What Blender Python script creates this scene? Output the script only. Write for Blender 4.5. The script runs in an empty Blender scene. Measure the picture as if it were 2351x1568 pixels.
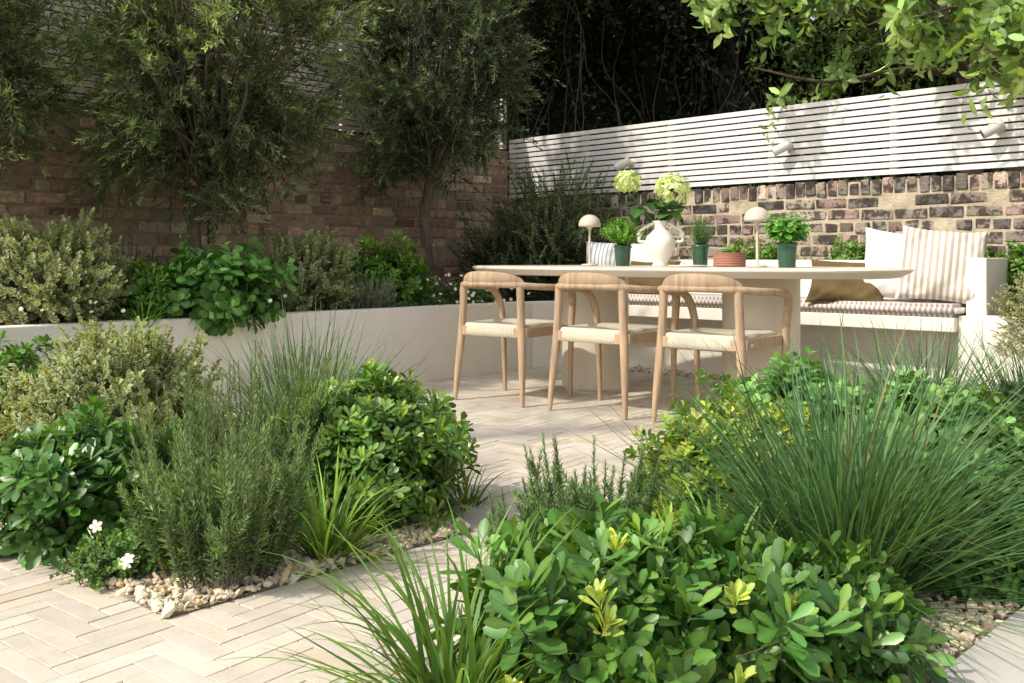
import bpy, bmesh, math, random
import numpy as np
from mathutils import Vector, Matrix
rng=np.random.default_rng(11)
random.seed(5)
scene=bpy.context.scene
A3=lambda *a: np.array(a,dtype=float)

# ------------------------------------------------------------------ mesh tools
class Acc:
    def __init__(s): s.V=[];s.F=[];s.C=[];s.n=0
    def add(s,V,F,col,mat=0):
        V=np.asarray(V,float).reshape(-1,3); F=np.asarray(F,int)
        col=np.asarray(col,float)
        if col.ndim==1: col=np.tile(col,(len(V),1))
        s.V.append(V); s.C.append(col); s.F.append((F+s.n,mat)); s.n+=len(V)
    def build(s,name,mats,smooth=False,parent=None,matrix=None,bevel=0):
        me=bpy.data.meshes.new(name)
        V=np.concatenate(s.V); C=np.concatenate(s.C)
        me.vertices.add(len(V)); me.vertices.foreach_set('co',V.astype(np.float32).ravel())
        li=[];ls=[];mi=[];st=0
        for F,m in s.F:
            k=F.shape[1]; li.append(F.ravel()); ls.append(st+np.arange(len(F))*k); mi.append(np.full(len(F),m)); st+=F.size
        li=np.concatenate(li);ls=np.concatenate(ls);mi=np.concatenate(mi)
        me.loops.add(len(li)); me.loops.foreach_set('vertex_index',li.astype(np.int32))
        me.polygons.add(len(ls)); me.polygons.foreach_set('loop_start',ls.astype(np.int32))
        me.polygons.foreach_set('material_index',mi.astype(np.int32))
        me.update(calc_edges=True)
        me.polygons.foreach_set('use_smooth',np.full(len(ls),smooth))
        ca=me.color_attributes.new('Col','FLOAT_COLOR','POINT')
        ca.data.foreach_set('color',np.concatenate([C,np.ones((len(C),1))],1).astype(np.float32).ravel())
        if not isinstance(mats,(list,tuple)): mats=[mats]
        for m in mats: me.materials.append(m)
        me.update()
        o=bpy.data.objects.new(name,me); scene.collection.objects.link(o)
        if matrix is not None: o.matrix_world=matrix
        if parent is not None: o.parent=parent
        if bevel:
            b=o.modifiers.new('b','BEVEL'); b.width=bevel; b.segments=2; b.limit_method='ANGLE'
        return o
def empty(name,matrix=None):
    e=bpy.data.objects.new(name,None); scene.collection.objects.link(e); e.empty_display_size=.1
    if matrix is not None: e.matrix_world=matrix
    return e
def nrm(a): return a/np.maximum(np.linalg.norm(a,axis=-1,keepdims=True),1e-9)
BF=np.array([(0,3,2,1),(4,5,6,7),(0,1,5,4),(1,2,6,5),(2,3,7,6),(3,0,4,7)])
def box(acc,c,ux,uy,uz,size,col=(1,1,1),jit=0,mat=0):
    c=np.array(c,float);ux,uy,uz=[np.array(q,float) for q in (ux,uy,uz)]
    s=np.array(size)/2
    V=[]
    for z in(-1,1):
        for x,y in((-1,-1),(1,-1),(1,1),(-1,1)):
            V.append(c+ux*x*s[0]+uy*y*s[1]+uz*z*s[2])
    V=np.array(V)
    if jit: V=V+rng.normal(0,jit,V.shape)
    acc.add(V,BF,col,mat)
X_=A3(1,0,0);Y_=A3(0,1,0);Z_=A3(0,0,1)
def tube(acc,pts,rad,col=(1,1,1),sides=8,mat=0,flat=None):
    pts=np.array(pts,float);n=len(pts)
    rad=np.array(rad,float) if np.ndim(rad) else np.full(n,float(rad))
    T=nrm(np.gradient(pts,axis=0))
    ref=A3(0,0,1) if abs(T[0,2])<.9 else A3(1,0,0)
    E=np.cross(T[0],ref);E/=np.linalg.norm(E)
    V=[];a=np.arange(sides)*2*math.pi/sides
    for i in range(n):
        E=E-T[i]*np.dot(E,T[i]);E/=np.linalg.norm(E);G=np.cross(T[i],E)
        V.append(pts[i]+rad[i]*(np.cos(a)[:,None]*E+np.sin(a)[:,None]*G))
    V=np.concatenate(V);F=[]
    for i in range(n-1):
        for j in range(sides):
            k=(j+1)%sides
            F.append((i*sides+j,i*sides+k,(i+1)*sides+k,(i+1)*sides+j))
    acc.add(V,F,col,mat)
    acc.add(V[-sides:],[list(range(sides))],col,mat)
    acc.add(V[:sides],[list(range(sides))[::-1]],col,mat)
def smooth_path(P,n=40):
    P=np.array(P,float); 
    P2=np.vstack([2*P[0]-P[1],P,2*P[-1]-P[-2]]); out=[]
    m=len(P)-1
    for q in np.linspace(0,m,n):
        i=min(int(q),m-1);t=q-i
        a,b,c,d=P2[i],P2[i+1],P2[i+2],P2[i+3]
        out.append(.5*((2*b)+(-a+c)*t+(2*a-5*b+4*c-d)*t*t+(-a+3*b-3*c+d)*t**3))
    return np.array(out)
def twigs(acc,P0,P1,r0,r1,col,mat=0):
    n=len(P0);D=nrm(P1-P0);R=np.where(np.abs(D[:,2:3])<.9,Z_,X_);E=nrm(np.cross(D,R));G=np.cross(D,E)
    V=[]
    for P,r in((P0,r0),(P1,r1)):
        for k in range(3):
            a=k*2.0944;V.append(P+r*(math.cos(a)*E+math.sin(a)*G))
    V=np.stack(V,1).reshape(-1,3)
    b=np.arange(n)[:,None]*6
    F=np.concatenate([b+np.array([0,1,4,3]),b+np.array([1,2,5,4]),b+np.array([2,0,3,5])])
    acc.add(V,F,col,mat)
def lathe(acc,prof,seg=36,col=(1,1,1),mat=0,c=(0,0,0),ax=1,ay=1):
    a=np.arange(seg)*2*math.pi/seg;V=[]
    for r,z in prof: V.append(np.stack([c[0]+r*ax*np.cos(a),c[1]+r*ay*np.sin(a),np.full(seg,c[2]+z)],1))
    V=np.concatenate(V);F=[]
    for i in range(len(prof)-1):
        for j in range(seg):
            k=(j+1)%seg;F.append((i*seg+j,i*seg+k,(i+1)*seg+k,(i+1)*seg+j))
    acc.add(V,F,col,mat)

# ------------------------------------------------------------------ foliage tools
def leaf_batch(acc,P,D,N,L,W,C,kind='full',mat=0,curl=.15,fold=.2,edge=None,widths=(.38,.5),us=(.35,.72)):
    n=len(P)
    D=nrm(D);S=nrm(np.cross(D,N));N=np.cross(S,D)
    L=np.broadcast_to(L,(n,))[:,None,None];W=np.broadcast_to(W,(n,))[:,None,None]
    if kind=='dia':
        T=np.array([(0,0),(.45,-.5),(1,0),(.45,.5)]);F=np.array([(0,1,2),(0,2,3)])
        Fs=[F]
    elif kind=='ob':   # rounded obovate blade
        T=np.array([(0,0),(.34,-.22),(.34,0),(.34,.22),(.68,-.5),(.68,0),(.68,.5),(.91,-.34),(.94,0),(.91,.34),(1,0)])
        Fs=[np.array([(0,1,2),(0,2,3),(7,10,8),(8,10,9)]),np.array([(1,4,5,2),(2,5,6,3),(4,7,8,5),(5,8,9,6)])]
    else:
        a,b=widths;u1,u2=us
        T=np.array([(0,0),(u1,-a),(u1,0),(u1,a),(u2,-b),(u2,0),(u2,b),(1,0)])
        Fs=[np.array([(0,1,2),(0,2,3),(4,7,5),(5,7,6)]),np.array([(1,4,5,2),(2,5,6,3)])]
    u=T[:,0][None,:,None];v=T[:,1][None,:,None]
    V=P[:,None]+D[:,None]*u*L+S[:,None]*v*W+N[:,None]*(fold*np.abs(v)*W-curl*u*u*L)
    k=len(T);C=np.broadcast_to(C,(n,3))
    CC=np.repeat(C[:,None],k,1).copy()
    mid=(T[:,1]==0)
    if edge is not None:
        e=np.broadcast_to(edge,(n,3)); CC[:,~mid]=e[:,None]
        CC[:,-1]=e
    else: CC[:,mid]*=1.35
    base=acc.n;idx=np.arange(n)[:,None,None]*k
    acc.V.append(V.reshape(-1,3));acc.C.append(CC.reshape(-1,3));acc.n+=n*k
    for F in Fs: acc.F.append(((F[None]+idx).reshape(-1,F.shape[1])+base,mat))
def basis(D):
    R=np.where(np.abs(D[:,2:3])<.9,Z_,X_);E=nrm(np.cross(D,R));return E,np.cross(D,E)
def on_shoots(acc,B,D,Ls,k,t0,t1,ang,L,W,C,Cy=None,droop=0,young=.85,bright=.25,tipang=None,shade=None,**kw):
    n=len(B);D=nrm(D);E,G=basis(D);Ls=np.broadcast_to(Ls,(n,))
    tt=(t0+(t1-t0)*(np.arange(k)/(max(k-1,1))))[None]+rng.uniform(-.5,.5,(n,k))*(t1-t0)/k*.6
    ph=np.arange(k)[None]*2.4+rng.uniform(0,6.28,(n,1))+rng.normal(0,.25,(n,k))
    rad=np.cos(ph)[...,None]*E[:,None]+np.sin(ph)[...,None]*G[:,None]
    P=B[:,None]+D[:,None]*(tt*Ls[:,None])[...,None]-Z_*(droop*tt**2*Ls[:,None])[...,None]
    frac=np.clip((tt-t0)/(t1-t0+1e-6),0,1)
    an=ang+rng.normal(0,.18,(n,k))
    if tipang is not None: an=ang+(tipang-ang)*frac+rng.normal(0,.12,(n,k))
    ca,sa=np.cos(an)[...,None],np.sin(an)[...,None]
    LD=ca*D[:,None]+sa*rad; NN=sa*D[:,None]-ca*rad
    LD=LD-Z_*(droop*.6)
    NN=NN+rng.normal(0,.2,NN.shape)
    br=np.exp(rng.normal(0,bright,(n,k)))[...,None]
    C=np.asarray(C,float);col=C*br
    col=col*(1+rng.normal(0,.12,(n,k,1))*A3(1,.3,0))
    if Cy is not None:
        w=(np.clip((frac-young)/(1-young+1e-6),0,1)*rng.uniform(.0,1,(n,1))**.8)[...,None]
        col=col*(1-w)+np.asarray(Cy)*w
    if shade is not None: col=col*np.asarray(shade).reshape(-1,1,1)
    col=np.clip(col,.004,.9)
    sz=rng.uniform(.7,1.15,(n,k))*(1-.35*frac**3)
    leaf_batch(acc,P.reshape(-1,3),LD.reshape(-1,3),NN.reshape(-1,3),(L*sz).ravel(),(W*sz).ravel(),col.reshape(-1,3),**kw)
def dome_pts(n,c,r,rz,lump=.16,zmin=-.35,seed=None,inner=1.0):
    d=nrm(rng.normal(0,1,(n*3,3)));d=d[d[:,2]>zmin][:n]
    q=d*3.1
    s=(seed or 0)*1.7
    nz=np.sin(q[:,0]*1.9+s)*np.sin(q[:,1]*1.7+2*s)+.7*np.sin(q[:,2]*2.9+q[:,0]*2.1+s)+.5*np.sin(q[:,1]*4.3-q[:,2]*3+s)
    rr=(1+lump*nz)*inner*rng.uniform(.82,1.08,len(d))
    return np.array(c)+d*rr[:,None]*np.array([r,r,rz]),d

# ------------------------------------------------------------------ materials
def newmat(name):
    m=bpy.data.materials.new(name);m.use_nodes=True;nt=m.node_tree;nt.nodes.clear();return m,nt,nt.nodes,nt.links
def mat_leaf(name,rough=.42,tr=.3,spec=.45):
    m,nt,N,K=newmat(name)
    o=N.new('ShaderNodeOutputMaterial');a=N.new('ShaderNodeAttribute');a.attribute_name='Col'
    p=N.new('ShaderNodeBsdfPrincipled');p.inputs['Roughness'].default_value=rough;p.inputs['Specular IOR Level'].default_value=spec
    t=N.new('ShaderNodeBsdfTranslucent');mx=N.new('ShaderNodeMixShader');mx.inputs[0].default_value=tr
    g=N.new('ShaderNodeMixRGB');g.blend_type='MULTIPLY';g.inputs[0].default_value=1;g.inputs[2].default_value=(1.8,1.6,.5,1)
    K.new(a.outputs['Color'],p.inputs['Base Color']);K.new(a.outputs['Color'],g.inputs[1]);K.new(g.outputs[0],t.inputs[0])
    K.new(p.outputs[0],mx.inputs[1]);K.new(t.outputs[0],mx.inputs[2]);K.new(mx.outputs[0],o.inputs[0]);return m
def mat_basic(name,col=None,rough=.6,var=.15,scale=8,bump=.1,bscale=60,spec=.4,attr=False,dark=None,stretch=(1,1,1),dist=.01,metal=0):
    m,nt,N,K=newmat(name)
    o=N.new('ShaderNodeOutputMaterial');p=N.new('ShaderNodeBsdfPrincipled');K.new(p.outputs[0],o.inputs[0])
    p.inputs['Roughness'].default_value=rough;p.inputs['Specular IOR Level'].default_value=spec;p.inputs['Metallic'].default_value=metal
    tc=N.new('ShaderNodeTexCoord');mp=N.new('ShaderNodeMapping');mp.inputs['Scale'].default_value=stretch;K.new(tc.outputs['Object'],mp.inputs[0])
    n1=N.new('ShaderNodeTexNoise');n1.inputs['Scale'].default_value=scale;n1.inputs['Detail'].default_value=8;n1.inputs['Roughness'].default_value=.65;K.new(mp.outputs[0],n1.inputs['Vector'])
    r=N.new('ShaderNodeMapRange');r.inputs[1].default_value=.3;r.inputs[2].default_value=.7;r.inputs[3].default_value=1-var;r.inputs[4].default_value=1+var;K.new(n1.outputs[0],r.inputs[0])
    mu=N.new('ShaderNodeVectorMath');mu.operation='SCALE';K.new(r.outputs[0],mu.inputs['Scale'])
    if attr:
        a=N.new('ShaderNodeAttribute');a.attribute_name='Col';K.new(a.outputs['Color'],mu.inputs[0])
    else: mu.inputs[0].default_value=col
    out=mu.outputs[0]
    if dark is not None:
        n3=N.new('ShaderNodeTexNoise');n3.inputs['Scale'].default_value=dark[1];n3.inputs['Detail'].default_value=6;n3.inputs['Roughness'].default_value=.7;K.new(tc.outputs['Object'],n3.inputs['Vector'])
        r3=N.new('ShaderNodeMapRange');r3.inputs[1].default_value=dark[2];r3.inputs[2].default_value=dark[2]+dark[3];r3.inputs[3].default_value=0;r3.inputs[4].default_value=dark[4];K.new(n3.outputs[0],r3.inputs[0])
        mx=N.new('ShaderNodeMixRGB');mx.inputs[2].default_value=(*dark[0],1);K.new(out,mx.inputs[1]);K.new(r3.outputs[0],mx.inputs[0]);out=mx.outputs[0]
    K.new(out,p.inputs['Base Color'])
    if bump:
        n2=N.new('ShaderNodeTexNoise');n2.inputs['Scale'].default_value=bscale;n2.inputs['Detail'].default_value=7;K.new(mp.outputs[0],n2.inputs['Vector'])
        b=N.new('ShaderNodeBump');b.inputs['Strength'].default_value=bump;b.inputs['Distance'].default_value=dist;K.new(n2.outputs[0],b.inputs['Height']);K.new(b.outputs[0],p.inputs['Normal'])
    return m
def mat_stripe(name,c1,c2,freq,axis='X',duty=.5,off=0):
    m,nt,N,K=newmat(name)
    o=N.new('ShaderNodeOutputMaterial');p=N.new('ShaderNodeBsdfPrincipled');K.new(p.outputs[0],o.inputs[0]);p.inputs['Roughness'].default_value=.9;p.inputs['Specular IOR Level'].default_value=.15
    tc=N.new('ShaderNodeTexCoord');s=N.new('ShaderNodeSeparateXYZ');K.new(tc.outputs['Object'],s.inputs[0])
    ma=N.new('ShaderNodeMath');ma.operation='MULTIPLY_ADD';ma.inputs[1].default_value=freq;ma.inputs[2].default_value=100+off;K.new(s.outputs[axis],ma.inputs[0])
    fr=N.new('ShaderNodeMath');fr.operation='FRACT';K.new(ma.outputs[0],fr.inputs[0])
    gt=N.new('ShaderNodeMath');gt.operation='GREATER_THAN';gt.inputs[1].default_value=duty;K.new(fr.outputs[0],gt.inputs[0])
    mx=N.new('ShaderNodeMixRGB');mx.inputs[1].default_value=(*c1,1);mx.inputs[2].default_value=(*c2,1);K.new(gt.outputs[0],mx.inputs[0]);K.new(mx.outputs[0],p.inputs['Base Color'])
    n2=N.new('ShaderNodeTexNoise');n2.inputs['Scale'].default_value=350;K.new(tc.outputs['Object'],n2.inputs['Vector'])
    b=N.new('ShaderNodeBump');b.inputs['Strength'].default_value=.3;b.inputs['Distance'].default_value=.004;K.new(n2.outputs[0],b.inputs['Height']);K.new(b.outputs[0],p.inputs['Normal'])
    return m
M_leaf=mat_leaf('leaf',.5,.3,.35);M_gloss=mat_leaf('leaf_glossy',.36,.25,.5);M_mat=mat_leaf('leaf_matt',.65,.3,.25)
M_dark=mat_leaf('leaf_dark',.6,.1,.12)
M_bark=mat_basic('bark',(.13,.10,.075),.9,.4,12,.8,30,.1,stretch=(1,1,.25),dist=.02)
M_dbark=mat_basic('bark_shaded',(.035,.027,.02),.95,.4,12,.8,30,.05,stretch=(1,1,.25),dist=.02)  # dark copy of bark, background shade put into its colour
M_white=mat_basic('white_render',(.80,.745,.655),.85,.05,3,.12,120,.2,dist=.004)
M_paint=mat_basic('fence_paint',attr=True,rough=.55,var=.06,scale=4,bump=.06,bscale=40,stretch=(1,1,1),dist=.003)
M_brick=mat_basic('brick',attr=True,rough=.95,var=.35,scale=22,bump=.9,bscale=45,spec=.1,dist=.012,dark=((.08,.055,.042),12,.58,.14,.6))
M_brickR=mat_basic('brick_burnt',attr=True,rough=.95,var=.3,scale=22,bump=.9,bscale=45,spec=.1,dist=.012,dark=((.035,.030,.027),11,.47,.07,.88))
M_mort=mat_basic('mortar',attr=True,rough=1,var=.3,scale=10,bump=.8,bscale=70,spec=.05,dist=.01)
M_stone=mat_basic('paving',attr=True,rough=.8,var=.12,scale=13,bump=.3,bscale=90,spec=.25,dist=.003,dark=((.46,.37,.26),26,.55,.15,.35))
M_slab=mat_basic('slab',(.50,.47,.42),.75,.06,5,.15,120,dist=.003)
M_grout=mat_basic('grout',(.33,.275,.205),1,.2,30,.3,100,.05)
M_soil=mat_basic('soil',(.10,.075,.05),1,.5,25,1,60,.05,dist=.03)
M_gbase=mat_basic('gravel_bed',(.36,.30,.21),1,.5,60,1,90,.05,dist=.02)
M_peb=mat_basic('pebble',attr=True,rough=.85,var=.12,scale=60,bump=.3,bscale=200,spec=.2,dist=.002)
M_ground=mat_basic('ground',(.06,.07,.03),1,.4,3,.5,20,.05)
M_table=mat_basic('table_lacquer',(.64,.565,.46),.45,.03,3,.03,200,.35,dist=.001)
M_oak=mat_basic('oak',(.43,.30,.19),.6,.32,14,.25,60,.3,stretch=(3,3,.35),dist=.002)
M_cord=mat_stripe('woven_cord',(.60,.555,.43),(.42,.375,.275),95,'X',.70)
M_cer=mat_basic('ceramic',(.76,.71,.62),.45,.03,4,.05,80,.4,dist=.001)
M_pot=mat_basic('green_glaze',(.018,.07,.038),.2,.35,18,.1,50,.6,stretch=(1,1,.3),dist=.002)
M_terra=mat_basic('terracotta',(.34,.155,.11),.7,.1,10,.1,60,.2,dist=.002)
M_lamp=mat_basic('lamp_paint',(.56,.48,.38),.4,.02,3,0)
M_spot=mat_basic('spot_paint',(.58,.54,.48),.4,.02,3,0)
M_black=mat_basic('lens_black',(.03,.03,.03),.3,.02,3,0)
M_linen=mat_basic('linen_white',(.68,.65,.61),.95,.04,6,.3,300,.1,dist=.003)
M_brown=mat_basic('linen_olive',(.12,.085,.038),.95,.2,12,.35,200,.1,dist=.004)
M_str1=mat_stripe('stripe_wide',(.42,.345,.27),(.68,.64,.58),28,'X',.5)
M_str2=mat_stripe('stripe_narrow',(.40,.325,.27),(.67,.63,.59),34,'X',.5)
M_str3=mat_stripe('stripe_blue',(.30,.33,.37),(.70,.68,.65),30,'X',.35)
M_steel=mat_basic('steel',(.5,.5,.5),.35,.05,5,0,metal=1)

# ------------------------------------------------------------------ layout frames
uL=A3(.70,.714,0);uL/=np.linalg.norm(uL)          # along left wall, away
nLg=A3(.714,-.70,0);nLg/=np.linalg.norm(nLg)        # into the garden
uR=A3(.70,-.714,0);uR/=np.linalg.norm(uR)          # along right wall, toward camera right
nRg=A3(-.714,-.70,0);nRg/=np.linalg.norm(nRg)
C0=A3(-.04,9.0,0)
uB=A3(.741,-.672,0);uB/=np.linalg.norm(uB);nB=A3(.672,.741,0);nB/=np.linalg.norm(nB)
A0=A3(.15,7.1,0);Bp=A3(.45,7.25,0);Be=A3(2.49,5.40,0)

def sheet(name,poly,z,mat,col=(1,1,1)):
    a=Acc();V=[(p[0],p[1],z) for p in poly];a.add(V,[list(range(len(V)))],col)
    return a.build(name,mat)
sheet('ground',[(-150,-150),(150,-150),(150,150),(-150,150)],-.05,M_ground)
sheet('paving_bed',[(-9,-3),(7,-3),(7,6),(0,9.2),(-9,4)],-.006,M_grout)

# herringbone paving
bedL=[(-.78,2.17),(-.12,2.86),(-.42,3.75),(-1.2,4.6),(-2.45,4.42),(-3.2,3.6),(-1.56,2.86)]
bedR=[(-.22,1.35),(-.10,2.3),(.33,3.05),(.95,3.85),(1.9,4.45),(3.9,4.1),(2.6,3.2),(1.19,2.23),(.80,1.84),(.40,1.35)]
def inpoly(P,poly):
    x,y=P[:,0],P[:,1];ins=np.zeros(len(P),bool);n=len(poly)
    for i in range(n):
        x1,y1=poly[i];x2,y2=poly[(i+1)%n]
        c=((y1>y)!=(y2>y));ins^=c&(x<(x2-x1)*(y-y1)/((y2-y1) if y2!=y1 else 1e-9)+x1)
    return ins
def distpoly(P,poly):
    d=np.full(len(P),9.);n=len(poly)
    for i in range(n):
        a=np.array(poly[i]);b=np.array(poly[(i+1)%n]);t=np.clip(((P-a)@(b-a))/((b-a)@(b-a)),0,1)
        d=np.minimum(d,np.linalg.norm(P-(a+t[:,None]*(b-a)),axis=1))
    return d
acc=Acc();w=.056;n4=4;ang=math.radians(52)
ca,sa=math.cos(ang),math.sin(ang);gap=.0016
R=int(7.5/w)
Vs=[];Cs=[]
for ix in range(-R,R):
    for iy in range(-R,R):
        k=(ix-iy)%(2*n4)
        if k==0: x0,y0,x1,y1=ix*w,iy*w,(ix+n4)*w,(iy+1)*w
        elif k==2*n4-1: x0,y0,x1,y1=ix*w,iy*w,(ix+1)*w,(iy+n4)*w
        else: continue
        mx,my=(x0+x1)/2,(y0+y1)/2
        gx,gy=mx*ca-my*sa-.5,mx*sa+my*ca+4.0
        if gy<.6 or gy>8.6 or abs(gx)>gy*.75+1.6: continue
        if (A3(gx,gy,0)-A0)@nLg<-.15: continue
        z=rng.normal(0,.0004);tx=rng.normal(0,.0003,4)
        g=gap/2+abs(rng.normal(0,.0005));q=.0016
        rects=[(x0+g,y0+g,x1-g,y1-g,-.01),(x0+g+q*.3,y0+g+q*.3,x1-g-q*.3,y1-g-q*.3,-.0008),(x0+g+q,y0+g+q,x1-g-q,y1-g-q,0)]
        V=[]
        for a_,b_,c_,d_,zz in rects:
            for j,(px,py) in enumerate(((a_,b_),(c_,b_),(c_,d_),(a_,d_))):
                V.append((px*ca-py*sa-.5,px*sa+py*ca+4.0,z+zz+(tx[j] if zz>-.005 else 0)))
        b=rng.normal(1,.05);t=rng.uniform(0,1)
        col=np.array([.565,.495,.395])*(1-t)+np.array([.54,.485,.405])*t
        if rng.random()<.08: col=np.array([.51,.43,.325])
        Vs.append(V);Cs.append(col*b)
Vs=np.array(Vs);m=len(Vs);F1=[(8,9,10,11)]
for l in(0,4):
    for j in range(4):
        k=(j+1)%4;F1.append((l+j,l+k,l+4+k,l+4+j))
F=(np.array(F1)[None]+(np.arange(m)*12)[:,None,None]).reshape(-1,4)
acc.add(Vs.reshape(-1,3),F,np.repeat(np.array(Cs),12,0))
acc.build('herringbone_paving',M_stone)

sheet('planting_bed',bedL,.004,M_gbase);sheet('planting_bed',bedR,.004,M_gbase)
a=Acc()
slab=[(.80,1.835),(1.19,2.225),(2.6,3.19),(4.2,2.6),(2.5,.6),(.6,.9),(.40,1.33)]
V=[(p[0]+.012,p[1]-.012,.03) for p in slab]+[(p[0]+.012,p[1]-.012,-.02) for p in slab];n=len(slab)
a.add(V,[list(range(n))[::-1]],(1,1,1));a.add(V,[(i,(i+1)%n,n+(i+1)%n,n+i) for i in range(n)],(1,1,1))
a.build('stone_slab_path',M_slab,bevel=.006)

# gravel
def gravel(name,poly,N,zb,band,size=.0078):
    bm=bmesh.new();bmesh.ops.create_icosphere(bm,subdivisions=1,radius=1)
    bv=np.array([v.co[:] for v in bm.verts]);bf=np.array([[v.index for v in f.verts] for f in bm.faces]);bm.free()
    p=np.array(poly);P=rng.uniform(p.min(0),p.max(0),(N*6,2));P=P[inpoly(P,poly)]
    d=distpoly(P,poly);P=P[(d>.004)&(d<band)][:N]
    n=len(P);s=size*np.exp(rng.normal(0,.35,n))
    V=bv[None]*(1+rng.normal(0,.15,(n,len(bv),1)))*s[:,None,None]*np.array([1.25,1,.75])
    q=rng.uniform(0,6.28,n);c,si=np.cos(q)[:,None],np.sin(q)[:,None]
    x=V[...,0]*c-V[...,1]*si;y=V[...,0]*si+V[...,1]*c;z=V[...,2]+V[...,0]*rng.normal(0,.5,(n,1))
    V=np.stack([x+P[:,0:1],y+P[:,1:2],z+zb+rng.uniform(.2,1.6,(n,1))*size],-1)
    col=np.array([.64,.55,.405])*np.exp(rng.normal(0,.16,(n,1)))*(1+rng.normal(0,.04,(n,3)))
    col[rng.random(n)<.10]*=A3(.78,.66,.5)
    a=Acc();a.add(V.reshape(-1,3),(bf[None]+(np.arange(n)*len(bv))[:,None,None]).reshape(-1,3),np.repeat(np.clip(col,.02,.8),len(bv),0))
    a.build(name,M_peb,smooth=False)
gravel('gravel',bedL,16000,.004,.36);gravel('gravel',bedR,17000,.004,.36)
gs=[tuple(q[:2]) for q in (Bp-nB*.02,Be-nB*.02,Be+nB*.16-uB*-.0,Bp+nB*.12)]
gravel('gravel',gs,1800,.0,.4,.011)

# ------------------------------------------------------------------ raised planters and bench
def wseg(acc,p0,p1,th,z0,z1,back):
    p0,p1=np.array(p0,float),np.array(p1,float);u=p1-p0;L=np.linalg.norm(u);u/=L
    c=(p0+p1)/2+back*th/2;c[2]=(z0+z1)/2
    box(acc,c,u,back,Z_,(L,th,z1-z0))
a=Acc();wseg(a,A0-uL*7,A0,.12,-.02,.49,-nLg);a.build('planter_wall',M_white,bevel=.006)
d=Bp-A0;d/=np.linalg.norm(d);nb=A3(-d[1],d[0],0)
a=Acc();wseg(a,A0+d*.001,Bp,.12,-.02,.487,nb);a.build('planter_wall',M_white,bevel=.006)
soil=[tuple((A0-uL*7-nLg*.1)[:2]),tuple((A0-nLg*.1)[:2]),tuple((Bp+nb*.1)[:2]),tuple((Bp+nB*.5)[:2]),tuple((Be+nB*.5+uB*.1)[:2]),tuple((Be+nB*.08+uB*.2)[:2]),tuple((Be+nB*.08+uB*3)[:2]),tuple((C0+uR*8)[:2]),tuple(C0[:2]),tuple((C0-uL*8)[:2])]
sheet('planter_soil',soil,.44,M_soil)
bench=empty('built_in_bench')
Lb=np.linalg.norm(Be-Bp)
def bbox(acc,s0,s1,t0,t1,z0,z1,col=(1,1,1)):
    c=Bp+uB*(s0+s1)/2+nB*(t0+t1)/2;c=c+Z_*((z0+z1)/2);box(acc,c,uB,nB,Z_,(s1-s0,t1-t0,z1-z0),col)
a=Acc();bbox(a,0,Lb,0,.452,.395,.475);a.build('seat_slab',M_white,parent=bench,bevel=.005)
a=Acc();bbox(a,.01,Lb-.01,.24,.445,-.02,.394);a.build('base',M_white,parent=bench)
a=Acc();bbox(a,-.05,Lb+.02,.453,.55,.3,.80);a.build('backrest',M_white,parent=bench,bevel=.006)
a=Acc();bbox(a,Lb+.021,Lb+.13,.14,.56,-.02,.815);a.build('end_wall',M_white,parent=bench,bevel=.006)
a=Acc();bbox(a,Lb+.132,Lb+3,.06,.16,-.02,.49);bbox(a,Lb+.002,Lb+.13,.062,.138,-.02,.485);a.build('planter_wall',M_white,bevel=.006)
Mb=Matrix(((uB[0],nB[0],0,0),(uB[1],nB[1],0,0),(0,0,1,0),(0,0,0,1)))
def cushion_box(name,s0,s1,t0,t1,z0,z1,mat):
    me=bpy.data.meshes.new(name);bm=bmesh.new();bmesh.ops.create_cube(bm,size=1)
    bmesh.ops.scale(bm,vec=(s1-s0,t1-t0,z1-z0),verts=bm.verts)
    bmesh.ops.bevel(bm,geom=bm.edges[:],offset=.022,segments=4,affect='EDGES')
    for f in bm.faces:f.smooth=True
    bm.to_mesh(me);bm.free();me.materials.append(mat)
    o=bpy.data.objects.new(name,me);scene.collection.objects.link(o)
    c=Bp+uB*(s0+s1)/2+nB*(t0+t1)/2
    o.matrix_world=Matrix.Translation((c[0],c[1],(z0+z1)/2))@Mb
    return o
cushion_box('bench_seat_cushion',.0,1.35,-.005,.45,.476,.552,M_str2)
cushion_box('bench_seat_cushion',1.36,Lb+.01,-.005,.45,.476,.552,M_str2)

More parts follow.
